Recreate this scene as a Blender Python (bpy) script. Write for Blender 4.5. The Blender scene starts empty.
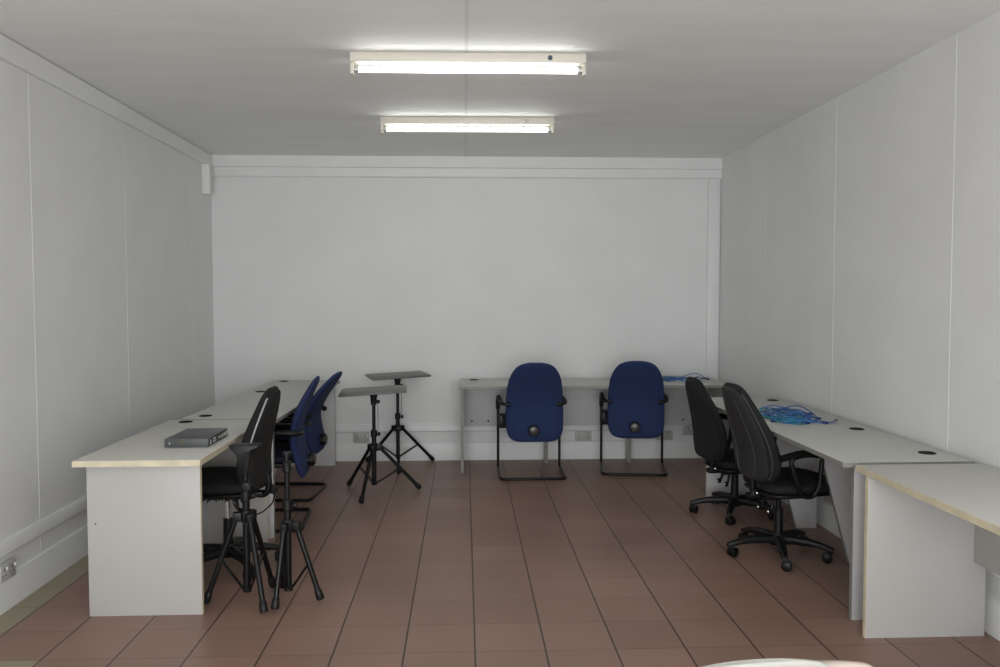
import bpy, bmesh, math, random
from mathutils import Vector, Matrix
random.seed(7)
PI = math.pi
scene = bpy.context.scene
COL = scene.collection

# ------------------------------------------------------------------ materials
def new_mat(name):
    m = bpy.data.materials.new(name); m.use_nodes = True
    nt = m.node_tree
    return m, nt, nt.nodes['Principled BSDF']

def mat(name, col, rough=.5, metal=0.0, noise=0.0, nscale=8.0, bump=0.0, bscale=60.0, spec=.5, stretch=None):
    m, nt, b = new_mat(name)
    b.inputs['Base Color'].default_value = (*col, 1)
    b.inputs['Roughness'].default_value = rough
    b.inputs['Metallic'].default_value = metal
    b.inputs['Specular IOR Level'].default_value = spec
    if noise or bump:
        tc = nt.nodes.new('ShaderNodeTexCoord')
        src = tc.outputs['Object']
        if stretch:
            mp = nt.nodes.new('ShaderNodeMapping'); mp.inputs['Scale'].default_value = stretch
            nt.links.new(src, mp.inputs['Vector']); src = mp.outputs['Vector']
    if noise:
        n = nt.nodes.new('ShaderNodeTexNoise'); n.inputs['Scale'].default_value = nscale
        n.inputs['Detail'].default_value = 5
        nt.links.new(src, n.inputs['Vector'])
        r = nt.nodes.new('ShaderNodeValToRGB')
        r.color_ramp.elements[0].position = .3; r.color_ramp.elements[1].position = .7
        r.color_ramp.elements[0].color = (*[max(0, c*(1-noise)) for c in col], 1)
        r.color_ramp.elements[1].color = (*[min(1, c*(1+noise)) for c in col], 1)
        nt.links.new(n.outputs['Fac'], r.inputs['Fac']); nt.links.new(r.outputs['Color'], b.inputs['Base Color'])
    if bump:
        n2 = nt.nodes.new('ShaderNodeTexNoise'); n2.inputs['Scale'].default_value = bscale
        n2.inputs['Detail'].default_value = 4
        nt.links.new(src, n2.inputs['Vector'])
        bp = nt.nodes.new('ShaderNodeBump'); bp.inputs['Strength'].default_value = bump
        bp.inputs['Distance'].default_value = .004
        nt.links.new(n2.outputs['Fac'], bp.inputs['Height']); nt.links.new(bp.outputs['Normal'], b.inputs['Normal'])
    return m

def emit_mat(name, col, strength):
    m, nt, b = new_mat(name)
    b.inputs['Base Color'].default_value = (.9, .9, .9, 1)
    b.inputs['Emission Color'].default_value = (*col, 1)
    b.inputs['Emission Strength'].default_value = strength
    return m

TX0, TY0, TS = 0.042, 3.474, 0.3

def floor_material():
    m, nt, b = new_mat('terracotta tiles')
    N = nt.nodes.new; L = nt.links.new
    def math_(op, a, bv=None, c=None):
        n = N('ShaderNodeMath'); n.operation = op
        for i, v in enumerate((a, bv, c)):
            if v is None: continue
            if isinstance(v, (int, float)): n.inputs[i].default_value = v
            else: L(v, n.inputs[i])
        return n.outputs[0]
    g = N('ShaderNodeNewGeometry'); s = N('ShaderNodeSeparateXYZ'); L(g.outputs['Position'], s.inputs[0])
    u = math_('DIVIDE', math_('SUBTRACT', s.outputs[0], TX0), TS)
    v = math_('DIVIDE', math_('SUBTRACT', s.outputs[1], TY0), TS)
    def joint(t, w):
        f = math_('FRACT', t)
        d = math_('MINIMUM', f, math_('SUBTRACT', 1.0, f))
        mr = N('ShaderNodeMapRange'); mr.interpolation_type = 'SMOOTHSTEP'
        L(d, mr.inputs['Value']); mr.inputs['From Min'].default_value = w*.45; mr.inputs['From Max'].default_value = w
        mr.inputs['To Min'].default_value = 1; mr.inputs['To Max'].default_value = 0
        return mr.outputs[0]
    ju = joint(u, .0165); jv = joint(v, .0105)
    j = math_('MAXIMUM', ju, math_('MULTIPLY', jv, .62))
    cell = N('ShaderNodeCombineXYZ'); L(math_('FLOOR', u), cell.inputs[0]); L(math_('FLOOR', v), cell.inputs[1])
    wn = N('ShaderNodeTexWhiteNoise'); wn.noise_dimensions = '2D'; L(cell.outputs[0], wn.inputs['Vector'])
    # tile tone
    ramp = N('ShaderNodeValToRGB')
    ramp.color_ramp.elements[0].color = (.272, .168, .130, 1); ramp.color_ramp.elements[1].color = (.315, .197, .153, 1)
    L(wn.outputs['Value'], ramp.inputs['Fac'])
    no = N('ShaderNodeTexNoise'); no.inputs['Scale'].default_value = 1.3; no.inputs['Detail'].default_value = 6
    L(g.outputs['Position'], no.inputs['Vector'])
    mr2 = N('ShaderNodeMapRange'); L(no.outputs['Fac'], mr2.inputs['Value'])
    mr2.inputs['From Min'].default_value = .3; mr2.inputs['From Max'].default_value = .7
    mr2.inputs['To Min'].default_value = .9; mr2.inputs['To Max'].default_value = 1.1
    mulc = N('ShaderNodeMix'); mulc.data_type = 'RGBA'; mulc.blend_type = 'MULTIPLY'; mulc.inputs['Factor'].default_value = 1
    L(ramp.outputs['Color'], mulc.inputs['A']); L(mr2.outputs[0], mulc.inputs['B'])
    # cream border tiles along the left wall
    c1 = math_('LESS_THAN', s.outputs[0], TX0 - 7*TS)
    c2 = math_('MULTIPLY', math_('LESS_THAN', s.outputs[0], TX0 - 6*TS), math_('LESS_THAN', s.outputs[1], TY0))
    cm = math_('MAXIMUM', c1, c2)
    mc = N('ShaderNodeMix'); mc.data_type = 'RGBA'; L(cm, mc.inputs['Factor'])
    L(mulc.outputs['Result'], mc.inputs['A']); mc.inputs['B'].default_value = (.33, .285, .20, 1)
    mj = N('ShaderNodeMix'); mj.data_type = 'RGBA'; L(j, mj.inputs['Factor'])
    L(mc.outputs['Result'], mj.inputs['A']); mj.inputs['B'].default_value = (.062, .040, .032, 1)
    L(mj.outputs['Result'], b.inputs['Base Color'])
    rg = N('ShaderNodeMapRange'); L(no.outputs['Fac'], rg.inputs['Value'])
    rg.inputs['To Min'].default_value = .34; rg.inputs['To Max'].default_value = .48
    L(rg.outputs[0], b.inputs['Roughness'])
    b.inputs['Specular IOR Level'].default_value = .45
    bp = N('ShaderNodeBump'); bp.inputs['Strength'].default_value = .5; bp.inputs['Distance'].default_value = .002
    L(math_('SUBTRACT', 1.0, j), bp.inputs['Height']); L(bp.outputs['Normal'], b.inputs['Normal'])
    return m

M = {}
M['floor'] = floor_material()
M['wall'] = mat('white wall paint', (.80, .81, .80), .55, noise=.025, nscale=2.2, bump=.06, bscale=35)
M['trim'] = mat('white gloss trim paint', (.82, .83, .82), .42, noise=.02, nscale=4)
M['ceiling'] = mat('brushed white ceiling paint', (.89, .905, .885), .7, noise=.03, nscale=3.0, bump=.45, bscale=26, stretch=(.35, 1.6, 1))
M['tape'] = mat('ceiling joint tape', (.80, .81, .795), .75, noise=.03)
M['socket'] = mat('socket plastic', (.50, .50, .475), .4, noise=.02)
M['dark'] = mat('dark slot', (.06, .06, .06), .6, noise=.1)
M['lamp_body'] = mat('cream lamp housing', (.74, .71, .62), .4, noise=.02)
M['tube'] = emit_mat('glowing tube', (.985, 1, .96), 12.5)
M['tube_cap'] = mat('tube cap metal', (.55, .55, .55), .35, .6, noise=.03)
M['starter'] = mat('blue grey starter', (.06, .09, .13), .5, noise=.05)
M['starter_pale'] = mat('pale starter', (.58, .57, .52), .5, noise=.05)
M['cream_top'] = mat('off white laminate', (.615, .61, .56), .42, noise=.02, nscale=5)
M['cream_edge'] = mat('yellowed edge band', (.70, .63, .46), .45, noise=.12, nscale=14)
M['cream_panel'] = mat('off white board', (.495, .49, .465), .45, noise=.015, nscale=4)
M['grey_top'] = mat('light grey laminate', (.52, .52, .49), .42, noise=.025, nscale=5)
M['grey_edge'] = mat('grey edge band', (.26, .26, .235), .45, noise=.05, nscale=12)
M['grey_panel'] = mat('pale grey board', (.60, .60, .60), .45, noise=.02, nscale=4)
M['modesty'] = mat('mid grey board', (.62, .62, .63), .5, noise=.02, nscale=4)
M['grommet'] = mat('black grommet plastic', (.006, .006, .006), .7, noise=.1, spec=.2)
M['black_plastic'] = mat('black plastic', (.006, .006, .0065), .45, noise=.15, nscale=20, spec=.35)
M['black_fabric'] = mat('black fabric', (.007, .007, .0075), .85, noise=.25, nscale=120, bump=.3, bscale=400)
M['grey_black_fabric'] = mat('charcoal fabric', (.020, .020, .0215), .75, noise=.2, nscale=120, bump=.3, bscale=400)
M['black_metal'] = mat('black painted metal', (.005, .005, .0055), .36, noise=.15, nscale=20, spec=.3)
M['dark_panel'] = mat('brown black shell fabric', (.0072, .0066, .0062), .8, noise=.2, nscale=80)
M['piping'] = mat('shiny grey piping', (.42, .42, .42), .3, noise=.05)
M['charcoal_piping'] = mat('charcoal piping', (.045, .045, .047), .5, noise=.05)
M['chrome'] = mat('chrome', (.75, .75, .75), .12, 1.0, noise=.03)
M['blue_fabric'] = mat('blue woven fabric', (.0115, .027, .098), .85, noise=.22, nscale=150, bump=.3, bscale=450)
M['navy_fabric'] = mat('dark blue seat fabric', (.006, .011, .034), .85, noise=.22, nscale=150, bump=.3, bscale=450)
M['knob_brown'] = mat('brown black knob cap', (.055, .05, .045), .25, noise=.1)
M['tray'] = mat('dark grey stand tray', (.115, .112, .105), .38, noise=.1, nscale=10)
M['switch_top'] = mat('grey switch case', (.095, .097, .10), .42, .3, noise=.08)
M['switch_front'] = mat('dark grey switch fascia', (.075, .08, .083), .45, noise=.1)
M['port_white'] = mat('pale port', (.55, .56, .56), .4, noise=.1)
M['label'] = mat('yellow brown label', (.11, .10, .045), .5, noise=.35, nscale=90)
M['cable_blue'] = mat('blue cable', (.045, .20, .52), .42, noise=.12, nscale=30)
M['cable_dark'] = mat('deep blue cable', (.02, .085, .30), .42, noise=.12, nscale=30)
M['cable_teal'] = mat('teal green cable', (.03, .25, .27), .42, noise=.12, nscale=30)
M['plug'] = mat('navy plug boot', (.01, .03, .14), .45, noise=.1)
M['chair_white'] = mat('pale cream moulded plastic', (.44, .44, .40), .45, noise=.02)
M['chair_pink'] = mat('pale pinkish cream vinyl', (.46, .385, .335), .5, noise=.03)
M['fringe'] = mat('black torn lining', (.012, .012, .012), .95, noise=.2)
M['glass_frame'] = mat('white window frame', (.7, .7, .7), .4, noise=.02)

# ------------------------------------------------------------------ mesh builder
class MB:
    def __init__(self): self.bm = bmesh.new()
    def face(self, vs):
        try: return self.bm.faces.new(vs)
        except ValueError: return None
    def box(self, x0, x1, y0, y1, z0, z1, bev=0.0, seg=2, mtx=None):
        r = bmesh.ops.create_cube(self.bm, size=1.0)
        vs = r['verts']
        for v in vs:
            v.co = Vector((x0 + (v.co.x+.5)*(x1-x0), y0 + (v.co.y+.5)*(y1-y0), z0 + (v.co.z+.5)*(z1-z0)))
        if bev:
            es = list({e for v in vs for e in v.link_edges})
            rr = bmesh.ops.bevel(self.bm, geom=es, offset=bev, segments=seg, profile=.5, affect='EDGES')
            vs = list({v for f in rr['faces'] for v in f.verts} | {v for v in vs if v.is_valid})
        if mtx is not None:
            for v in vs: v.co = mtx @ v.co
        return self
    def ring_loft(self, rings, closed=False, cap=True):
        R = [[self.bm.verts.new(p) for p in r] for r in rings]
        n = len(R[0]); k = len(R)
        for i in range(k if closed else k-1):
            a, b = R[i], R[(i+1) % k]
            for q in range(n):
                self.face((a[q], a[(q+1) % n], b[(q+1) % n], b[q]))
        if cap and not closed:
            self.face(R[0][::-1]); self.face(R[-1])
        return self
    def tube(self, pts, r, seg=8, closed=False, cap=True):
        pts = [Vector(p) for p in pts]; n = len(pts)
        rad = r if isinstance(r, (list, tuple)) else [r]*n
        T = []
        for i in range(n):
            a = pts[(i-1) % n] if (closed or i > 0) else pts[i]
            b = pts[(i+1) % n] if (closed or i < n-1) else pts[i]
            t = (b-a); T.append(t.normalized() if t.length > 1e-9 else Vector((0, 0, 1)))
        up = Vector((0, 0, 1)) if abs(T[0].z) < .9 else Vector((1, 0, 0))
        nrm = (up - T[0]*up.dot(T[0])).normalized()
        rings = []
        for i in range(n):
            nrm = nrm - T[i]*nrm.dot(T[i])
            if nrm.length < 1e-6: nrm = T[i].orthogonal()
            nrm.normalize(); bn = T[i].cross(nrm)
            rings.append([pts[i] + (nrm*math.cos(2*PI*q/seg) + bn*math.sin(2*PI*q/seg))*rad[i] for q in range(seg)])
        return self.ring_loft(rings, closed, cap)
    def cyl(self, p0, p1, r0, r1=None, seg=16):
        return self.tube([p0, p1], [r0, r0 if r1 is None else r1], seg)
    def lathe(self, prof, c=(0, 0, 0), axis='z', seg=20):
        c = Vector(c); rings = []
        for r, h in prof:
            ring = []
            for q in range(seg):
                a = 2*PI*q/seg; x, y = max(r, 1e-4)*math.cos(a), max(r, 1e-4)*math.sin(a)
                ring.append(c + {'z': Vector((x, y, h)), 'y': Vector((x, -h, y)), 'x': Vector((h, x, y))}[axis])
            rings.append(ring)
        return self.ring_loft(rings)
    def prism(self, outline, a0, a1, plane='xz', bev=0.0):
        """outline in a plane, extruded along the remaining axis from a0 to a1"""
        def P(u, v, w):
            return {'xz': (u, w, v), 'yz': (w, u, v), 'xy': (u, v, w)}[plane]
        A = [self.bm.verts.new(P(u, v, a0)) for u, v in outline]
        B = [self.bm.verts.new(P(u, v, a1)) for u, v in outline]
        n = len(A); fs = [self.face(A[::-1]), self.face(B)]
        for i in range(n): fs.append(self.face((A[i], A[(i+1) % n], B[(i+1) % n], B[i])))
        if bev:
            es = list({e for f in fs if f for e in f.edges})
            bmesh.ops.bevel(self.bm, geom=es, offset=bev, segments=2, profile=.5, affect='EDGES')
        return self
    def pad(self, spine, hw, ht, e=3.0, n=28, k=26, curve=0.0, frm='yz', caps=True):
        """upholstered pad: spine of 2-D points, half-width and half-thickness profiles along it"""
        def samp(tab, t):
            m = len(tab)-1; f = t*m; i = min(int(f), m-1); q = f-i
            p0, p1, p2, p3 = tab[max(i-1, 0)], tab[i], tab[i+1], tab[min(i+2, m)]
            h = lambda a, b, c, d: .5*((2*b)+(c-a)*q+(2*a-5*b+4*c-d)*q*q+(3*b-a-3*c+d)*q**3)
            if isinstance(p1, (tuple, list)): return [h(a, b, c, d) for a, b, c, d in zip(p0, p1, p2, p3)]
            return h(p0, p1, p2, p3)
        def lin(tab, t):
            for (t0, v0), (t1, v1) in zip(tab, tab[1:]):
                if t <= t1: return v0 + (v1-v0)*(t-t0)/max(t1-t0, 1e-9)
            return tab[-1][1]
        rings = []
        for i in range(k+1):
            t = .5-.5*math.cos(PI*i/k)          # denser near both ends
            c = samp(spine, t); d0 = samp(spine, max(t-.01, 0)); d1 = samp(spine, min(t+.01, 1))
            ty, tz = d1[0]-d0[0], d1[1]-d0[1]; l = math.hypot(ty, tz); ty /= l; tz /= l
            ny, nz = -tz, ty
            w, h = lin(hw, t), lin(ht, t); ring = []
            for q in range(n):
                a = 2*PI*q/n; ca, sa = math.cos(a), math.sin(a)
                x = w*math.copysign(abs(ca)**(2/e), ca); m = h*math.copysign(abs(sa)**(2/e), sa)
                m += curve*(x/max(w, 1e-6))**2 * w/.25
                ring.append(Vector((x, c[0]+ny*m, c[1]+nz*m)))
            rings.append(ring)
        return self.ring_loft(rings, cap=caps)
    def move(self, mtx):
        bmesh.ops.transform(self.bm, matrix=mtx, verts=self.bm.verts); return self
    def build(self, name, material, parent=None, smooth=38, loc=None):
        bmesh.ops.recalc_face_normals(self.bm, faces=self.bm.faces)
        me = bpy.data.meshes.new(name); self.bm.to_mesh(me); self.bm.free()
        me.materials.append(material if not isinstance(material, str) else M[material])
        if smooth:
            me.polygons.foreach_set('use_smooth', [True]*len(me.polygons))
            me.set_sharp_from_angle(angle=math.radians(smooth))
        o = bpy.data.objects.new(name, me); COL.objects.link(o)
        if parent is not None: o.parent = parent
        if loc is not None: o.location = loc
        return o

def tag(o, label=None, cat=None, group=None, kind=None):
    if label: o['label'] = label
    if cat: o['category'] = cat
    if group: o['group'] = group
    if kind: o['kind'] = kind
    return o

def thing(name, label, cat, loc=(0, 0, 0), rz=0.0, group=None):
    o = bpy.data.objects.new(name, None); COL.objects.link(o)
    o.empty_display_size = .1
    o.location = loc; o.rotation_euler = (0, 0, rz)
    return tag(o, label, cat, group)

def dup(root, loc, rz, label, group=None):
    r = root.copy(); COL.objects.link(r); r.location = loc; r.rotation_euler = (0, 0, rz)
    r['label'] = label
    if group: r['group'] = group
    def rec(src, dst):
        for ch in list(src.children):
            c = ch.copy(); COL.objects.link(c); c.parent = dst
            rec(ch, c)
    rec(root, r)
    return r

def struct(name, mb, m, smooth=30): return tag(mb.build(name, m, None, smooth), kind='structure')

def arc(c, r, a0, a1, n, f):
    return [f(c[0]+r*math.cos(a0+(a1-a0)*i/n), c[1]+r*math.sin(a0+(a1-a0)*i/n)) for i in range(n+1)]

def fillet(pts, r, n=5):
    pts = [Vector(p) for p in pts]; out = [pts[0]]
    for i in range(1, len(pts)-1):
        a, b, c = pts[i-1], pts[i], pts[i+1]
        u = (a-b); v = (c-b); rr = min(r, u.length*.49, v.length*.49)
        p0 = b+u.normalized()*rr; p1 = b+v.normalized()*rr
        for k in range(n+1):
            t = k/n; out.append(p0*(1-t)**2 + b*2*t*(1-t) + p1*t*t)
    out.append(pts[-1]); return out

# ------------------------------------------------------------------ room shell
XL, XR, YB, YF, H = -2.214, 2.349, 7.613, -1.9, 2.752
struct('floor', MB().box(XL-.12, XR+.12, YF-.12, YB+.12, -.1, 0), 'floor', 0)
struct('ceiling', MB().box(XL-.12, XR+.12, YF-.12, YB+.12, H, H+.1), 'ceiling', 0)
def xl(y): return XL - .0105*(y-4.0)               # the left wall runs very slightly out of square
struct('wall_left', MB().prism([(xl(YF-.12), YF-.12), (xl(YB+.12), YB+.12), (xl(YB)-.16, YB+.12), (XL-.12, YF-.12)], 0, H, 'xy'), 'wall', 0)
def along_left(prof, y0, y1):
    """profile (distance from wall, z) swept along the left wall"""
    return MB().ring_loft([[(xl(y)+u, y, v) for u, v in prof] for y in (y0, y1)])
struct('wall_right', MB().box(XR, XR+.12, YF-.12, YB+.12, 0, H), 'wall', 0)
struct('wall_back', MB().box(XL-.1, XR, YB, YB+.12, 0, H), 'wall', 0)
WX0, WX1, WZ0, WZ1 = -1.7, 1.8, .28, 2.1
wf = MB()
wf.box(XL-.02, WX0, YF-.12, YF, 0, H); wf.box(WX1, XR, YF-.12, YF, 0, H)
wf.box(WX0, WX1, YF-.12, YF, 0, WZ0); wf.box(WX0, WX1, YF-.12, YF, WZ1, H)
struct('wall_front', wf, 'wall', 0)
fr = MB()
for a, b, c, d in ((WX0, WX0+.05, WZ0, WZ1), (WX1-.05, WX1, WZ0, WZ1), (WX0, WX1, WZ0, WZ0+.05), (WX0, WX1, WZ1-.05, WZ1), (.03, .07, WZ0, WZ1)):
    fr.box(a, b, YF-.09, YF-.04, c, d)
struct('window_1', fr, 'glass_frame')

# cornice on the left wall, stepped beam and corner board on the back wall
struct('trim_1', along_left([(0, H-.112), (.022, H-.112), (.028, H-.106), (.028, H-.006), (0, H-.006)], YF, YB-.04), 'trim')
bc = MB()
bc.prism([(YB, H), (YB-.042, H), (YB-.042, H-.098), (YB-.028, H-.104), (YB-.028, H-.178), (YB-.02, H-.187), (YB, H-.187)], xl(YB), XR, 'yz')
struct('trim_2', bc, 'trim')
struct('trim_3', MB().box(2.232, 2.337, YB-.022, YB, .335, H-.187, .003), 'trim')
struct('trim_4', MB().box(xl(YB-.2)-.004, xl(YB-.2)+.062, YB-.27, YB-.19, 2.383, H-.112, .006), 'trim')
# narrow joint battens of the wall panels
k = 5
for y in (4.42, 5.647, 7.008):
    struct(f'trim_{k}', MB().box(xl(y)-.001, xl(y)+.0014, y-.006, y+.006, .17, H-.112), 'wall'); k += 1
for y in (3.95, 5.235, 6.458):
    struct(f'trim_{k}', MB().box(XR-.0014, XR, y-.006, y+.006, .17, H), 'wall'); k += 1
for x in (-1.108, .145, 1.406):
    struct(f'trim_{k}', MB().box(x-.006, x+.006, YB-.0014, YB, .165, H-.185), 'wall'); k += 1
# joint strip down the middle of the ceiling, seams above the right wall
struct(f'trim_{k}', MB().box(.007, .024, YF, YB-.04, H-.003, H), 'tape'); k += 1

def skirting(side):
    sk = [(0, 0), (.022, 0), (.022, .135), (.016, .15), (.016, .158), (.008, .168), (0, .168)]
    rail = [(0, .262), (.012, .262), (.02, .27), (.02, .318), (.012, .335), (0, .335)]
    for nm, prof in (('baseboard', sk), ('rail', rail)):
        mb = MB()
        if side == 'back': mb.prism([(YB-u, v) for u, v in prof], xl(YB), XR, 'yz')
        if side == 'left': mb = along_left(prof, YF, YB-.022)
        if side == 'right': mb.prism([(XR-u, v) for u, v in prof], YF, YB-.022, 'xz')
        global k
        if nm == 'baseboard': struct(f'baseboard_{side}', mb, 'trim')
        else: struct(f'trim_{k}', mb, 'trim'); k += 1
for s in ('back', 'left', 'right'): skirting(s)

# ------------------------------------------------------------------ wall sockets
def socket(label, loc, rz, w, h, double=True):
    t = thing('wall_socket', label, 'socket', loc, rz, None)
    MB().box(-w/2, w/2, -.02, 0, -h/2, h/2, .004).build('box', 'socket', t)
    MB().box(-w/2+.004, w/2-.004, -.026, -.020, -h/2+.004, h/2-.004, .002).build('faceplate', 'socket', t)
    for cx in ((-w/4, w/4) if double else (0,)):
        sl = MB()
        sl.box(cx-.004, cx+.004, -.0272, -.026, .008, .02); sl.box(cx-.016, cx-.009, -.0272, -.026, -.016, -.010); sl.box(cx+.009, cx+.016, -.0272, -.026, -.016, -.010)
        sl.build('pin_holes', 'dark', t)
        MB().box(cx+.017, cx+.025, -.031, -.026, .008, .024, .0015).build('switch', 'trim', t)
    return t
socket('white double socket low on the back wall behind the two tripod stands', (-.94, YB-.0005, .212), 0, .14, .086)
socket('white double socket on the back wall between the two blue chairs', (1.09, YB-.0005, .212), 0, .15, .086)
socket('white double socket on the back wall right of the second blue chair', (1.84, YB-.0005, .212), 0, .16, .082)
socket('grey square single socket beneath the right end of the back desk', (2.066, YB-.0005, .262), 0, .095, .095, False)
socket('white socket low on the left wall in the near corner of the view', (xl(4.05)+.0005, 4.05, .19), PI/2, .14, .09)
socket('small white socket on the right wall under the long grey desk', (XR-.0005, 5.2, .212), -PI/2, .12, .085)

# ------------------------------------------------------------------ fluorescent lights
def lamp(label, loc, rz, starter):
    t = thing('ceiling_light', label, 'ceiling light', loc, rz, 'fluorescent battens')
    hl = .607
    MB().box(-hl, hl, -.035, .035, -.05, 0, .004).build('housing', 'lamp_body', t)
    for s in (-1, 1):
        e = MB().box(min(s*hl, s*(hl-.018)), max(s*hl, s*(hl-.018)), -.026, .026, -.108, -.05, .005).build('tube_holder', 'lamp_body', t)
    tb = MB().lathe([(.0150, -.565), (.0150, .565)], (0, 0, -.080), 'x', 16).build('tube', 'tube', t)
    for s in (-1, 1):
        MB().cyl((s*.565, 0, -.080), (s*.588, 0, -.080), .0153, None, 16).build('tube_cap', 'tube_cap', t)
    MB().lathe([(.0001, .008), (.010, .008), (.0125, .004), (.0125, 0)], (.42, -.035, -.024), 'y', 18).build('starter', starter, t)
    return t
lamp('white fluorescent batten light on the ceiling nearer the viewer, dark starter button', (.026, 4.385, H), -.012, 'starter')
lamp('white fluorescent batten light on the ceiling nearer the back wall', (.026, 5.94, H), -.022, 'starter_pale')
# ------------------------------------------------------------------ desks
def grommet(t, x, y, zt):
    g = MB().lathe([(.036, 0), (.040, .0), (.040, .003), (.034, .0045), (.030, .002), (.0001, .002)], (x, y, zt), 'z', 24)
    g.build('cable_grommet', 'grommet', t)

def top_with_edge(t, x0, x1, y0, y1, z0, z1, mtop, medge):
    tp = MB().box(x0, x1, y0, y1, z0, z1, .0025).build('desktop', mtop, t)
    e = MB()
    w = .0015
    e.box(x0-w, x1+w, y0-w, y0, z0+.001, z1-.0015); e.box(x0-w, x1+w, y1, y1+w, z0+.001, z1-.0015)
    e.box(x0-w, x0, y0, y1, z0+.001, z1-.0015); e.box(x1, x1+w, y0, y1, z0+.001, z1-.0015)
    e.build('edge_band', medge, tp)
    return tp

def panel_with_edge(name, t, x0, x1, y0, y1, z0, z1, m, medge, front):
    """end panel, its banded front edge on the side 'front' (x0 / x1 / y0)"""
    p = MB().box(x0, x1, y0, y1, z0, z1, .0015).build(name, m, t)
    w = .0015; e = MB()
    if front == 'x0': e.box(x0-w, x0, y0, y1, z0, z1)
    if front == 'x1': e.box(x1, x1+w, y0, y1, z0, z1)
    e.build('edge_band', medge, p)
    return p

ZT = .75
# long grey desk type: local x along its length (0 at the middle), front edge at y=0, back at y=depth
def grey_desk(label, loc, rz, L, depth, groms, legs, taper, front_over=.07, flare=.2):
    t = thing('long_desk', label, 'desk', loc, rz, 'long grey desks')
    top_with_edge(t, -L/2, L/2, 0, depth, ZT-.025, ZT, 'grey_top', 'grey_edge')
    for x in legs:                                         # rectangular end panels
        p = MB().box(x-.0125, x+.0125, front_over, depth-.04, 0, ZT-.025, .0015).build('end_panel', 'grey_panel', t)
        MB().box(x-.0125, x+.0125, front_over-.0015, front_over, .001, ZT-.026).build('edge_band', 'grey_edge', p)
    for x in taper:                                        # tapering middle panels
        b1 = depth-.05
        p = MB().prism([(b1-.13, 0), (b1, 0), (b1, ZT-.025), (b1-.13-flare, ZT-.025)], x-.0125, x+.0125, 'yz', .001).build('tapered_leg_panel', 'grey_panel', t)
        MB().prism([(b1-.1325, .001), (b1-.1302, .001), (b1-.1302-flare, ZT-.026), (b1-.1325-flare, ZT-.026)], x-.0125, x+.0125, 'yz').build('edge_band', 'grey_edge', p)
    mo = MB().box(legs[0]+.013, legs[-1]-.013, depth-.068, depth-.052, .325, ZT-.026, .001).build('modesty_panel', 'modesty', t)
    for x in (legs[0]+.085, legs[0]+.235, legs[-1]-.235, legs[-1]-.085):
        MB().lathe([(.0001, .003), (.009, .003), (.010, 0)], (x, depth-.068, .372), 'y', 12).build('cam_bolt', 'dark', mo)
    for x in groms: grommet(t, x, depth-.11, ZT)
    return t

# against the back wall
grey_desk('long light grey desk along the back wall behind two blue chairs', (1.105, 6.93, 0), 0, 2.29, .645,
          (-1.02, 1.07), (-1.125, 1.125), (-.375, .375), .10, .05)
# along the right wall: local +y points to world +x, local +x to world -y
grey_desk('long light grey desk against the right wall with blue cables on top', (1.715, 4.895, 0), -PI/2, 2.41, .61,
          (1.01, .29, -1.0), (-1.19, 1.145), (-.375, .375), .075)
# along the left side: local +y points to world -x, local +x to world +y
grey_desk('long light grey desk on the left beyond the cream desk', (-1.133, 6.332, 0), PI/2-math.radians(1), 2.31, .59,
          (-1.03, .29, 1.09), (-1.13, 1.08), (-.375, .375), .032)

# cream desks
t = thing('cream_desk', 'cream white desk in the left foreground with a grey network switch on top', 'desk', (0, 0, 0))
top_with_edge(t, -1.80, -1.222, 3.885, 5.15, ZT-.03, ZT, 'cream_top', 'cream_edge')
panel_with_edge('end_panel', t, -1.765, -1.243, 3.945, 3.97, 0, ZT-.03, 'cream_panel', 'cream_edge', 'x1')
panel_with_edge('end_panel', t, -1.765, -1.205, 5.085, 5.11, 0, ZT-.03, 'cream_panel', 'cream_edge', 'x1')
MB().box(-1.74, -1.722, 3.97, 5.085, .36, ZT-.03, .001).build('modesty_panel', 'cream_panel', t)
MB().lathe([(.0001, .002), (.004, .002), (.004, 0)], (-1.728, 3.945, .44), 'y', 10).build('screw_cap', 'dark', t)
grommet(t, -1.672, 5.06, ZT)

t = thing('cream_desk', 'cream white desk at the right edge of view with worn yellowed edge', 'desk', (0, 0, 0))
top_with_edge(t, 1.750, 2.335, 2.42, 3.635, ZT-.03, ZT, 'cream_top', 'cream_edge')
panel_with_edge('end_panel', t, 1.757, 2.293, 3.535, 3.56, 0, ZT-.03, 'cream_panel', 'cream_edge', 'x0')
panel_with_edge('end_panel', t, 2.08, 2.293, 2.45, 2.475, 0, ZT-.03, 'cream_panel', 'cream_edge', 'x0')  # unseen end: panel shaped narrow to let daylight in under the top
MB().box(2.236, 2.254, 2.475, 3.535, .335, ZT-.03, .001).build('modesty_panel', 'cream_panel', t)

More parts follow.
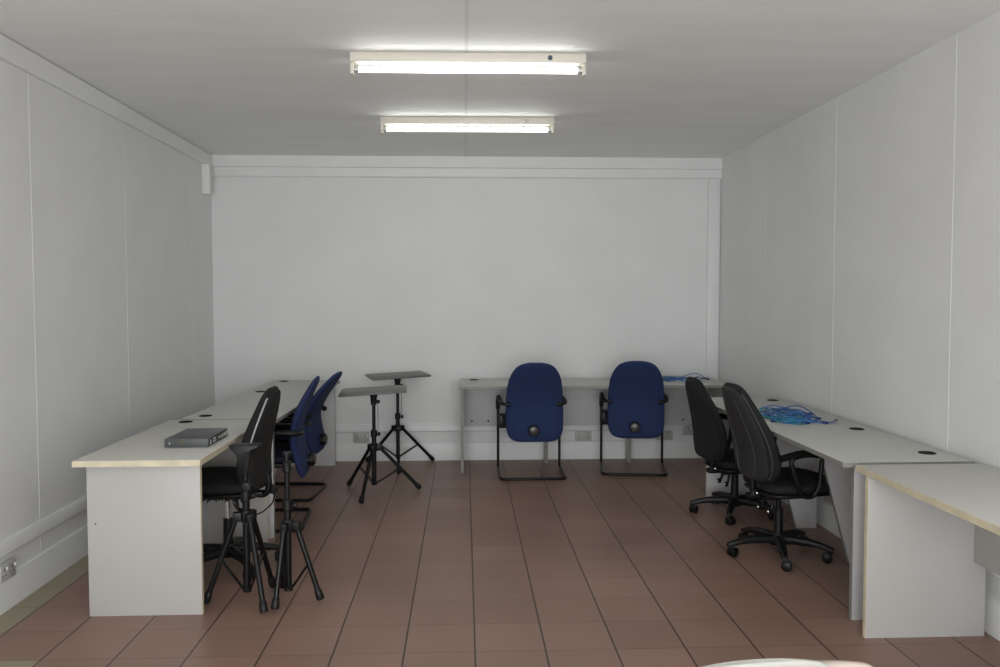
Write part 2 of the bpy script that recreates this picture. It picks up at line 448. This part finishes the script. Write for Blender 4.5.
# ------------------------------------------------------------------ blue visitor chairs
def blue_chair(label, loc, rz, recline=0.0):
    """faces local +y, rear floor bar at y=0"""
    t = thing('visitor_chair', label, 'chair', loc, rz, None)
    r = .0115; w = .268
    fpts = [(-w, .50, .60), (-w, .50, r), (-w, .012, r), (w, .012, r), (w, .50, r), (w, .50, .60)]
    MB().tube(fillet(fpts, .055), r, 10).build('sled_frame', 'black_metal', t)
    for s in (-1, 1):
        a = MB()
        pts = fillet([(s*w, .505, .52), (s*w, .498, .63), (s*w, .20, .642), (s*w*.985, .06, .632), (s*.235, .012, .625), (s*.205, .008, .622)], .05)
        n = len(pts)
        a.tube(pts, [.019 if i < n*.62 else .019-.007*min(1, (i-n*.62)/(n*.2)) for i in range(n)], 10)
        a.build('armrest', 'black_plastic', t)
        MB().box(min(s*.185, s*w), max(s*.185, s*w), .38, .49, .37, .485, .008).build('seat_bracket', 'black_metal', t)
        MB().cyl((s*.192, .012, .622), (s*.222, .010, .622), .019, .017, 12).build('back_connector', 'black_plastic', t)
    seat = [(.075, .455), (.16, .462), (.30, .468), (.44, .462), (.525, .44)]
    MB().pad(seat, [(0, .15), (.06, .215), (.2, .24), (.8, .24), (.94, .21), (1, .15)], [(0, .012), (.08, .03), (.5, .036), (.92, .03), (1, .012)], 3.2).build('seat', 'navy_fabric', t)
    MB().box(-.21, .21, .10, .47, .40, .432, .012).build('seat_shell', 'black_plastic', t)
    # backrest, kinked at arm height: upper half leans back, lower half tucks back
    sp = [(.012, .315), (.03, .40), (.056, .50), (.066, .585), (.060, .66), (.028, .76), (-.022, .865), (-.075, .965)]
    if recline:
        out = []
        for y, z in sp:
            if z > .55:
                dy, dz = y-.066, z-.585
                y, z = .066+dy*math.cos(recline)-dz*math.sin(recline), .585+dy*math.sin(recline)+dz*math.cos(recline)
            out.append((y, z))
        sp = out
    hw = [(0, .11), (.012, .145), (.04, .188), (.09, .217), (.16, .232), (.35, .238), (.55, .234), (.70, .227), (.80, .214), (.88, .19), (.94, .155), (.98, .105), (1, .06)]
    ht = [(0, .008), (.03, .020), (.1, .031), (.3, .037), (.55, .036), (.8, .028), (.95, .019), (1, .008)]
    b = MB().pad(sp, hw, ht, 2.7, 32, 34).move(Matrix.Translation((.012, 0, 0))).build('backrest', 'blue_fabric', t)
    kn = MB().lathe([(.044, 0), (.046, .012), (.046, .028), (.040, .036)], (0, -.012, .415), 'y', 24).build('adjuster_knob', 'black_plastic', t)
    MB().lathe([(.038, .0), (.034, .007), (.02, .011), (.0001, .012)], (0, -.046, .415), 'y', 24).build('knob_cap', 'knob_brown', kn)
    MB().box(-.03, .03, -.02, .20, .395, .425, .008).build('back_bar', 'black_metal', t)
    return t
c1 = blue_chair('blue fabric visitor chair at the back desk, left one of the two facing the wall', (.559, 6.72, 0), 0)
dup(c1, (1.412, 6.845, 0), math.radians(-8.5), 'blue fabric visitor chair at the back desk, right one beside the blue cables')
dup(c1, (-1.05, 5.585, 0), PI/2+math.radians(4), 'blue visitor chair seen edge-on at the left desk, nearer one behind the black chair')
blue_chair('blue visitor chair seen edge-on at the left desk, farther leaning one beside the tray stands', (-1.10, 6.365, 0), PI/2-math.radians(4), .22)

# ------------------------------------------------------------------ black task chairs
def task_chair(label, loc, rz, base_rot, bz=0.0, by=0.0, arms=True, back_m='black_fabric', panel_m='grey_black_fabric', pipe_m='charcoal_piping', torn=False, seat_z=.0, lean=0.0, seat_y=.06):
    """faces local +y, gas column at the origin"""
    t = thing('task_chair', label, 'office chair', loc, rz, None)
    # five-star base
    base = MB()
    base.lathe([(.03, .06), (.042, .065), (.045, .115), (.034, .135), (.03, .135)], (0, 0, 0), 'z', 18)
    b = base.build('star_base', 'black_plastic', t)
    for i in range(5):
        a = base_rot - rz + i*2*PI/5; d = Vector((math.cos(a), math.sin(a), 0)); s = Vector((-d.y, d.x, 0))
        leg = MB(); rings = []
        for u, wd, zc, hh in ((.02, .030, .095, .030), (.08, .028, .100, .026), (.17, .024, .098, .022), (.235, .021, .088, .018), (.280, .019, .076, .017), (.303, .014, .070, .013)):
            ring = []
            for q in range(12):
                an = 2*PI*q/12; ca, sa = math.cos(an), math.sin(an)
                ring.append(d*u + s*(wd*math.copysign(abs(ca)**.7, ca)) + Vector((0, 0, zc+hh*math.copysign(abs(sa)**.7, sa))))
            rings.append(ring)
        leg.ring_loft(rings); lg = leg.build('base_leg', 'black_plastic', t)
        sw = random.uniform(0, 2*PI); e = Vector((math.cos(sw), math.sin(sw), 0)); ax = Vector((-e.y, e.x, 0))
        c = d*.280 + e*.012
        cs = MB()
        for sg in (-1, 1):
            cs.tube([c+ax*sg*.008+Vector((0, 0, .0275)), c+ax*sg*.011+Vector((0, 0, .0275)), c+ax*sg*.022+Vector((0, 0, .0275)), c+ax*sg*.026+Vector((0, 0, .0275))], [.022, .0273, .0273, .021], 18)
        cs.cyl(d*.280+Vector((0, 0, .03)), d*.280+Vector((0, 0, .072)), .009, None, 10)
        cs.build('caster', 'black_plastic', lg)
    MB().cyl((0, 0, .12), (0, 0, .275), .027, .025, 18).build('column_sleeve', 'black_plastic', t)
    MB().cyl((0, 0, .27), (0, 0, .385+seat_z), .014, None, 16).build('gas_lift', 'chrome' if torn else 'black_metal', t)
    mech = MB().box(-.075, .075, -.12, .13, .365+seat_z, .405+seat_z, .01)
    mech.box(-.03, .03, -.2, -.1, .37+seat_z, .40+seat_z, .006)
    mech.build('tilt_mechanism', 'black_metal', t)
    for s in (-1, 1):
        lv = MB().tube([(s*.04, -.06, .37+seat_z), (s*.05, -.07, .335+seat_z), (s*.055, -.075, .31+seat_z)], .009, 10).build('adjuster_lever', 'black_plastic', t)
        MB().lathe([(.0001, -.006), (.012, -.004), (.017, .0), (.017, .016), (.012, .02), (.0001, .021)], (s*.055, -.08, .30+seat_z), 'y', 14).build('lever_knob', 'black_plastic', lv)
        MB().lathe([(.009, 0), (.007, .004), (.0001, .005)], (s*.055, -.101, .30+seat_z), 'y', 12).build('knob_cap', 'chrome', lv)
    # seat
    sz = seat_z
    sy = seat_y
    seat = [(-.235+sy, .452+sz), (-.13+sy, .456+sz), (0+sy, .458+sz), (.13+sy, .458+sz), (.235+sy, .438+sz)]
    hw = [(0, .11), (.05, .17), (.15, .215), (.35, .235), (.75, .235), (.9, .205), (.97, .15), (1, .10)]
    st = MB().pad(seat, hw, [(0, .012), (.07, .034), (.5, .046), (.9, .036), (1, .012)], 3.2, 32, 26).build('seat', back_m, t)
    # waterfall under-shell
    MB().pad([(y, z-.042) for y, z in seat], [(q, v*.9) for q, v in hw], [(0, .006), (.1, .016), (.9, .016), (1, .006)], 3.2, 28, 20).build('seat_shell', 'black_plastic', t)
    if torn:
        fr_ = MB(); rnd = random.Random(3)
        for i in range(90):
            u = rnd.uniform(-.20, .22); x = rnd.uniform(.16, .205); y = sy+u
            for sg in (1, -1):
                hgt = rnd.uniform(.012, .034); dx, dy = rnd.uniform(-.01, .01), rnd.uniform(-.012, .012)
                fr_.tube([(sg*x, y, .408+sz), (sg*x+dx*.5, y+dy*.5, .408+sz-hgt*.6), (sg*x+dx, y+dy, .408+sz-hgt)], [.006, .004, .001], 5)
        tag(fr_.build('torn_lining', 'fringe', st), 'frayed black lining hanging below the seat')
        for (x, y) in ((.236, .02), (.236, -.04)):
            MB().lathe([(.0001, .004), (.006, .003), (.007, 0)], (x, y+sy, .468+sz), 'x', 10).build('stud', 'chrome', st)
    # backrest
    sp = [(-.145, .455), (-.135, .52), (-.130, .60), (-.145, .70), (-.172, .80), (-.202, .90), (-.232, 1.005)]
    sp = [(y+by-(z-.455)*math.tan(lean), z+bz) for y, z in sp]
    bw = [(0, .10), (.03, .145), (.08, .180), (.16, .207), (.28, .222), (.42, .222), (.58, .203), (.72, .176), (.83, .150), (.91, .124), (.96, .098), (.99, .066), (1, .045)]
    bt = [(0, .010), (.05, .030), (.15, .048), (.3, .054), (.5, .047), (.7, .040), (.9, .030), (.97, .020), (1, .010)]
    bk = MB().pad(sp, bw, bt, 2.6, 34, 34, curve=-.028).build('backrest', back_m, t)
    # rear shell, proud of the cushion
    off = []
    for i, (y, z) in enumerate(sp): off.append((y-.030+.012*i/6, z+.004-.022*i/6))
    pw = [(q, v*.86) for q, v in bw]; pt = [(q, v*.62) for q, v in bt]
    MB().pad(off, pw, pt, 2.4, 34, 34, curve=-.028).build('back_shell', panel_m, bk)
    # piping: loop between cushion and shell, on both sides
    pip = MB(); path = []
    def lin(tab, q):
        for (t0, v0), (t1, v1) in zip(tab, tab[1:]):
            if q <= t1: return v0+(v1-v0)*(q-t0)/(t1-t0)
        return tab[-1][1]
    def spn(q):
        f = q*(len(sp)-1); i = min(int(f), len(sp)-2); r = f-i
        return Vector((0, sp[i][0]*(1-r)+sp[i+1][0]*r, sp[i][1]*(1-r)+sp[i+1][1]*r))
    for sg in (1, -1):
        seq = [i/24 for i in range(2, 23)]
        if sg < 0: seq = seq[::-1]
        for q in seq:
            c = spn(q); wv = lin(bw, q); path.append(c+Vector((sg*wv*.955, -lin(bt, q)*.50+.028*wv/.25*.9-.004, 0)))
    pip.tube(path, .0048, 6, closed=True); pip.build('piping', pipe_m, bk)
    if not torn:                                          # stitched seam framing the middle of the rear shell
        sm = MB(); path = []
        for sg in (1, -1):
            seq = [i/24 for i in range(2, 23)]
            if sg < 0: seq = seq[::-1]
            for q in seq:
                f = q*(len(off)-1); i = min(int(f), len(off)-2); rr = f-i
                oy, oz = off[i][0]*(1-rr)+off[i+1][0]*rr, off[i][1]*(1-rr)+off[i+1][1]*rr
                wv = lin(pw, q); u = .52
                m_ = lin(pt, q)*(1-u**2.4)**(1/2.4) - .028*u*u*wv/.25
                path.append(Vector((sg*wv*u, oy-m_, oz)))
        sm.tube(path, .0034, 6, closed=True); sm.build('seam', pipe_m, bk)
    # bar carrying the back, with its height knob
    MB().tube(fillet([(0, -.10, .385+sz), (0, -.215, .375+sz), (0, -.235, .44+sz), (0, -.215, .56)] if torn else [(0, -.10, .388+sz), (0, -.165, .388+sz), (0, -.172, .52+bz)], .05), .018, 10).build('back_bar', 'black_metal', t)
    kb = MB().lathe([(.0001, -.02), (.02, -.018), (.027, -.006), (.027, .012), (.018, .02), (.0001, .021)], (.035, -.24 if torn else -.17, .40+sz), 'x', 14).build('height_knob', 'black_plastic', t)
    MB().lathe([(.008, 0), (.0001, .004)], (.0555, -.235 if torn else -.165, .408+sz), 'x', 10).build('knob_cap', 'chrome', kb)
    if arms:
        for s in (-1, 1):
            a = MB(); X = s*.265
            loop = fillet([(X, .10, .60), (X, .09, .46), (s*.255, .06, .395), (s*.25, -.01, .40), (X, -.05, .48), (X, -.095, .615), (X, .0, .637), (X, .11, .622)], .04, 4)
            a.tube(loop, .0135, 10, closed=True)
            a.cyl((s*.245, .025, .398), (s*.10, .025, .40), .013, None, 10)
            ar = a.build('armrest', 'black_plastic', t)
            pd = MB().tube(fillet([(X, -.15, .618), (X, -.03, .644), (X, .08, .638), (X, .13, .622)], .04), .0195, 12)
            pd.build('arm_pad', 'black_plastic', ar)
    if torn:
        MB().tube(fillet([(.05, -.245, .385+sz), (.055, -.24, .32+sz), (.03, -.16, .25+sz), (.02, -.06, .27+sz), (.0, -.03, .33+sz)], .05), .0045, 6).build('control_cable', 'black_plastic', t)
    return t

task_chair('black task chair turned toward the right desk, nearer one, grey-black back with seam', (1.815, 4.715, 0), -PI/2+math.radians(10), math.radians(184), seat_z=-.025, lean=.13, seat_y=.085, by=-.012)
task_chair('all-black task chair at the right desk, farther one beyond the grey-black chair', (1.855, 5.62, 0), -PI/2+math.radians(8), math.radians(173), bz=-.055, by=-.065, panel_m='black_fabric', pipe_m='black_fabric', seat_z=-.075, seat_y=.065, lean=.05)
task_chair('black task chair at the cream desk on the left with torn seat lining', (-1.312, 4.64, 0), PI/2-math.radians(3), math.radians(20), arms=False, panel_m='dark_panel', pipe_m='piping', torn=True, seat_z=.03, by=-.036)

# ------------------------------------------------------------------ tripod stands
def tripod(name, label, cat, base, hub_z, feet, top_z, col_bot, group, tray=None, plate=False, tray_rz=0.0, tilt=0.0, leg_m='black_metal', leg_r=.0135):
    """base = world xy of the column; feet = world xy of the three feet"""
    t = thing(name, label, cat, (base[0], base[1], 0), 0, group)
    O = Vector((base[0], base[1], 0))
    MB().cyl((0, 0, col_bot+.02), (0, 0, hub_z+.10), .0175, None, 16).build('outer_column', leg_m, t)
    MB().lathe([(.016, col_bot), (.022, col_bot+.004), (.022, col_bot+.03), (.0175, col_bot+.034)], (0, 0, 0), 'z', 16).build('column_collar', 'black_plastic', t)
    MB().cyl((0, 0, hub_z+.09), (0, 0, top_z-.02), .0135, None, 16).build('inner_pole', leg_m, t)
    clamp = MB().lathe([(.0175, hub_z+.075), (.025, hub_z+.08), (.025, hub_z+.125), (.016, hub_z+.135)], (0, 0, 0), 'z', 16)
    clamp.build('clamp', 'black_plastic', t)
    kn = MB().cyl((.02, -.006, hub_z+.102), (.05, -.012, hub_z+.102), .006, None, 8)
    kn.lathe([(.0001, .028), (.014, .03), (.016, .036), (.014, .048), (.0001, .05)], (0, -.011, hub_z+.102), 'x', 12)
    kn.build('clamp_knob', 'black_plastic', t)
    hub = MB().lathe([(.022, hub_z-.03), (.028, hub_z-.026), (.03, hub_z+.02), (.024, hub_z+.03)], (0, 0, 0), 'z', 18)
    for fx, fy in feet:
        d = Vector((fx, fy, 0))-O; d.normalize(); ang = math.atan2(d.y, d.x)
        hub.box(.012, .062, -.017, .017, -.026, .02, .004, 2, Matrix.Translation((0, 0, hub_z)) @ Matrix.Rotation(ang, 4, 'Z'))
    hub.build('hub', 'black_plastic', t)
    for fx, fy in feet:
        f = Vector((fx, fy, 0))-O; d = f.normalized()
        a = d*.047+Vector((0, 0, hub_z-.006)); fe = f+Vector((0, 0, .016))
        dirv = (fe-a).normalized()
        lg = MB().cyl(a, fe-dirv*.01, leg_r, None, 14).build('leg', leg_m, t)
        MB().tube([fe-dirv*.055, fe-dirv*.045, fe-dirv*.008, fe], [leg_r+.001, leg_r+.005, leg_r+.007, leg_r+.003], 14).build('rubber_foot', 'black_plastic', lg)
        m = a+(fe-a)*.5
        br = MB(); s = Vector((-d.y, d.x, 0))
        for sg in (-1, 1):
            br.tube([m+s*sg*.009, d*.02+s*sg*.009+Vector((0, 0, col_bot+.018))], .0045, 6)
        br.build('brace', leg_m, lg)
    if tray:
        w, dpt, tz = tray
        mt = Matrix.Rotation(tray_rz, 4, 'Z') @ Matrix.Translation((0, 0, tz)) @ Matrix.Rotation(-tilt, 4, 'Y') @ Matrix.Translation((0, 0, -tz))
        tr = MB().box(-w/2, w/2, -dpt/2, dpt/2, tz-.016, tz, .003, 2, mt).build('tray', 'tray', t)
        MB().box(-.07, .07, -.07, .07, tz-.022, tz-.016, .002, 2, mt).build('mounting_plate', 'black_metal', t)
        MB().lathe([(.016, top_z-.10), (.023, top_z-.095), (.024, top_z-.045), (.035, tz-.03), (.035, tz-.022)], (0, 0, 0), 'z', 16).build('head', 'black_plastic', t)
        MB().lathe([(.0001, -.02), (.012, -.02), (.015, 0), (.012, .012), (.0001, .013)], (.034, 0, top_z-.075), 'x', 12).build('head_knob', 'black_plastic', t)
        MB().tube([(.03, -.008, top_z-.10), (.033, -.008, top_z-.2), (.03, -.008, top_z-.33)], .0018, 5).build('lock_pin_cord', 'black_plastic', t)
    elif plate:
        hd = MB()
        hd.prism([(-.071, top_z), (.071, top_z), (.071, top_z-.012), (.03, top_z-.02), (.024, top_z-.09), (.018, top_z-.14), (-.018, top_z-.14), (-.026, top_z-.09), (-.03, top_z-.045), (-.06, top_z-.018)], -.045, .045, 'xz', .003)
        hd.build('mounting_bracket', 'black_plastic', t)
        MB().lathe([(.0001, .008), (.009, .007), (.011, 0)], (.012, -.045, top_z-.045), 'y', 12).build('bolt', 'black_metal', t)
        MB().lathe([(.0001, .03), (.02, .028), (.024, .018), (.024, .004), (.012, 0)], (.012, -.018, top_z-.20), 'y', 14).build('clamp_knob', 'black_plastic', t)
    else:
        MB().lathe([(.014, top_z-.02), (.024, top_z-.018), (.024, top_z-.002), (.02, top_z)], (0, 0, 0), 'z', 16).build('pole_cap', 'black_plastic', t)
        MB().lathe([(.015, top_z-.10), (.021, top_z-.095), (.021, top_z-.05), (.015, top_z-.045)], (0, 0, 0), 'z', 16).build('pole_collar', 'black_plastic', t)
    return t

tripod('tripod_stand', 'black tripod stand with a grey tray, nearer of the two tray stands', 'stand', (-.69, 6.36), .352,
       [(-.916, 6.585), (-.747, 6.0), (-.345, 6.43)], .775, .06, None, tray=(.50, .43, .792), tray_rz=math.radians(4), tilt=math.radians(3))
tripod('tripod_stand', 'black tripod stand with a grey tray close to the back wall', 'stand', (-.585, 7.32), .344,
       [(-.285, 7.545), (-.553, 6.985), (-.885, 7.53)], .795, .075, None, tray=(.505, .42, .815), tray_rz=math.radians(15.5), tilt=math.radians(2))
tripod('tripod_stand', 'black tripod stand without a tray beside the cream desk, wide bracket on top', 'stand', (-1.068, 4.09), .432,
       [(-.945, 3.915), (-1.262, 4.06), (-.985, 4.28)], .785, .055, None, plate=True)
tripod('tripod_stand', 'black tripod stand without a tray, capped pole, right of the bracket-topped one', 'stand', (-.872, 4.11), .378,
       [(-.708, 4.075), (-.905, 3.955), (-.935, 4.265)], .742, .05, None)

# ------------------------------------------------------------------ network switch
t = thing('network_switch', 'grey network switch lying on the cream desk', 'network switch', (-1.388, 4.375, ZT+.0005), 0)
hw_, hd_ = .107, .168
MB().box(-hw_, hw_, -hd_, hd_, .002, .043, .002).build('case', 'switch_top', t)
MB().box(-hw_, hw_, -hd_-.004, -hd_, .002, .043, .001).build('side_fascia', 'switch_front', t)
MB().box(-.035, -.012, -hd_-.0048, -hd_-.004, .018, .034).build('label', 'label', t)
MB().box(.016, .019, -hd_-.0048, -hd_-.004, .008, .040).build('seam', 'dark', t)
MB().lathe([(.0001, .003), (.004, .002), (.005, 0)], (-.082, -hd_-.004, .021), 'y', 12).build('button', 'port_white', t)
MB().box(hw_, hw_+.003, -hd_+.004, hd_-.003, .004, .042, .001).build('port_panel', 'dark', t)
for (y0, y1, z0, z1) in ((-.142, -.130, .008, .032), (-.095, -.052, .026, .034), (-.095, -.052, .012, .020), (.0, .03, .016, .026), (.052, .07, .012, .030), (.088, .11, .012, .030), (.122, .146, .012, .034)):
    MB().box(hw_+.003, hw_+.0045, y0, y1, z0, z1, .0005).build('port', 'port_white', t)
for sx in (-1, 1):
    for sy in (-1, 1):
        MB().lathe([(.009, 0), (.009, .0025)], (sx*.085, sy*.14, 0), 'z', 12).build('foot', 'black_plastic', t)

# ------------------------------------------------------------------ cables
def smooth_path(pts, n=8):
    pts = [Vector(p) for p in pts]; out = []
    for i in range(len(pts)-1):
        p0, p1, p2, p3 = pts[max(i-1, 0)], pts[i], pts[i+1], pts[min(i+2, len(pts)-1)]
        for s in range(n):
            q = s/n
            out.append(.5*((2*p1)+(p2-p0)*q+(2*p0-5*p1+4*p2-p3)*q*q+(3*p1-p0-3*p2+p3)*q**3))
    out.append(pts[-1]); return out

def cable(label, m, c, rx, ry, turns, seed, ends, group, rot=0.0, zmax=.03, zlo=.0035):
    rnd = random.Random(seed); pts = []
    per = 9; n = int(turns*per); a0 = rnd.uniform(0, 2*PI)
    if ends and ends[0] is not None: pts.append(Vector(ends[0]))
    for i in range(n):
        a = a0 + 2*PI*i/per
        kx, ky = rnd.uniform(.7, 1.15), rnd.uniform(.7, 1.15)
        x, y = rx*kx*math.cos(a), ry*ky*math.sin(a)
        x, y = x*math.cos(rot)-y*math.sin(rot), x*math.sin(rot)+y*math.cos(rot)
        pts.append(Vector((c[0]+x, c[1]+y, ZT+zlo+rnd.random()**2*zmax)))
    if ends and ends[1] is not None: pts += [Vector(e) for e in ends[1]] if isinstance(ends[1], list) else [Vector(ends[1])]
    path = smooth_path(pts, 6)
    for p in path: p.z = max(p.z, ZT+.0034)
    t = thing('network_cable', label, 'cable', (path[0].x, path[0].y, ZT), 0, group)
    O = Vector((path[0].x, path[0].y, ZT))
    path = [p-O for p in path]
    MB().tube(path, .0033, 6).build('cord', m, t)
    for e, f in ((path[0], path[1]), (path[-1], path[-2])):
        d = (e-f).normalized(); d.z *= .2
        d.normalize()
        e = Vector((e.x, e.y, max(e.z, .0062)))
        pb = MB().tube([e-d*.004, e+d*.018, e+d*.02, e+d*.038], [.0035, .0055, .0058, .0058], 8)
        pb.build('plug', 'plug', t)
    return t
G1 = 'loose network cables on the right desk'
cy = 5.02
z = ZT
cable('blue network cable on the right desk ending in a plug nearest the viewer', 'cable_blue', (2.00, 5.02), .12, .22, 2.6, 11, (None, [(2.06, 4.84, z+.006), (2.10, 4.805, z+.006)]), G1)
cable('blue network cable on the right desk with a bent end toward the middle grommet', 'cable_dark', (2.02, 5.06), .13, .21, 2.4, 12, (None, [(2.10, 4.90, z+.006), (2.16, 4.82, z+.006), (2.20, 4.855, z+.01)]), G1, rot=.2)
cable('blue network cable on the right desk arching up in a single loop above the pile', 'cable_dark', (1.99, 5.12), .12, .20, 2, 13,
      ((2.14, 4.98, z+.01), [(2.0, 5.2, z+.02), (2.06, 5.2, z+.048), (2.12, 5.17, z+.055), (2.165, 5.10, z+.025), (2.165, 5.02, z+.006)]), G1)
cable('blue network cable coiled in the middle of the pile on the right desk', 'cable_blue', (1.98, 4.96), .11, .17, 3, 14, None, G1, rot=-.3)
cable('light blue network cable at the far side of the pile on the right desk', 'cable_blue', (1.97, 5.18), .11, .19, 2.2, 15, None, G1)
cable('teal green network cable winding through the pile on the right desk', 'cable_teal', (1.95, 5.10), .12, .26, 2.4, 16, None, G1)
cable('teal green network cable along the front of the pile on the right desk', 'cable_teal', (1.93, 4.88), .08, .10, 2, 17, (None, [(1.93, 4.77, z+.005), (1.99, 4.78, z+.005)]), G1)
G2 = 'loose network cables on the back desk'
cable('blue network cable on the back desk just right of the second blue chair', 'cable_blue', (1.90, 7.30), .20, .16, 1.8, 21, None, G2)
cable('deep blue network cable on the back desk lying over the pale blue one', 'cable_dark', (1.93, 7.33), .17, .14, 1.8, 22, None, G2)
cable('blue network cable on the back desk with a raised loop beside the rear grommet', 'cable_dark', (1.88, 7.26), .16, .12, 1.5, 23, (None, [(1.95, 7.36, z+.03), (2.05, 7.40, z+.055), (2.12, 7.40, z+.04), (2.16, 7.36, z+.006)]), G2)

# ------------------------------------------------------------------ chair back at the bottom edge
t = thing('plastic_chair', 'pale cream chair whose rounded back top shows at the bottom edge of view', 'chair', (.585, 1.77, 0), math.radians(8))
sp = [(.03, .44), (.0, .52), (-.03, .62), (-.055, .69), (-.07, .738)]
bw = [(0, .19), (.2, .195), (.6, .197), (.8, .19), (.9, .178), (.96, .158), (1, .125)]
bk = MB().pad(sp, bw, [(0, .010), (.5, .013), (.95, .011), (1, .006)], 2.6, 30, 24, curve=.02).build('backrest', 'chair_white', t)
MB().pad([(y+.028, zz-.004) for y, zz in sp], [(q, v*.98) for q, v in bw], [(0, .008), (.5, .022), (.94, .015), (1, .006)], 2.6, 30, 24, curve=.02).move(Matrix.Translation((.135, 0, -.024))).build('back_cushion', 'chair_pink', bk)
MB().pad([(.0, .43), (.15, .44), (.30, .44), (.42, .425)], [(0, .16), (.1, .195), (.85, .20), (.95, .18), (1, .13)], [(0, .01), (.1, .02), (.9, .02), (1, .01)], 3, 28, 20).build('seat', 'chair_white', t)
for sx in (-1, 1):
    for (y0, y1) in ((.04, -.03), (.38, .42)):
        MB().tube([(sx*.16, y0, .43), (sx*.19, y1, .0)], [.017, .013], 12).build('leg', 'black_metal', t)
    MB().tube([(sx*.165, .02, .42), (sx*.18, -.012, .52), (sx*.18, -.03, .60)], .011, 10).build('back_upright', 'black_metal', t)

# ------------------------------------------------------------------ light
w = bpy.data.worlds.new('World'); scene.world = w; w.use_nodes = True
bg = w.node_tree.nodes['Background']; bg.inputs[0].default_value = (.78, .86, 1.0, 1); bg.inputs[1].default_value = 1.0
ld = bpy.data.lights.new('window_daylight', 'AREA'); ld.shape = 'RECTANGLE'; ld.size = WX1-WX0-.12; ld.size_y = WZ1-WZ0-.12
ld.energy = 163; ld.color = (.955, .97, .985)
lo = bpy.data.objects.new('window_daylight', ld); COL.objects.link(lo)
lo.location = ((WX0+WX1)/2, YF-.02, (WZ0+WZ1)/2); lo.rotation_euler = (math.radians(90), 0, 0)

# ------------------------------------------------------------------ camera
f, yaw, pitch, roll, hcam = 835.7, .042726, .045994, -.00102, 1.50916
cyw, syw, cp, sp_ = math.cos(yaw), math.sin(yaw), math.cos(pitch), math.sin(pitch)
F = Vector((syw*cp, cyw*cp, -sp_)); Rv = Vector((cyw, -syw, 0)); U = Rv.cross(F)
c, s = math.cos(roll), math.sin(roll)
R2 = Rv*c+U*s; U2 = U*c-Rv*s
cam = bpy.data.cameras.new('camera'); cam.sensor_width = 36; cam.lens = f/1000*36; cam.sensor_fit = 'HORIZONTAL'
cam.clip_start = .05
co = bpy.data.objects.new('camera', cam); COL.objects.link(co)
mw = Matrix((R2, U2, -F)).transposed().to_4x4(); mw.translation = Vector((0, 0, hcam)); co.matrix_world = mw
scene.camera = co

vs = scene.view_settings
vs.view_transform = 'Standard'; vs.look = 'None'; vs.exposure = 0.0; vs.gamma = 1.0; vs.use_curve_mapping = False
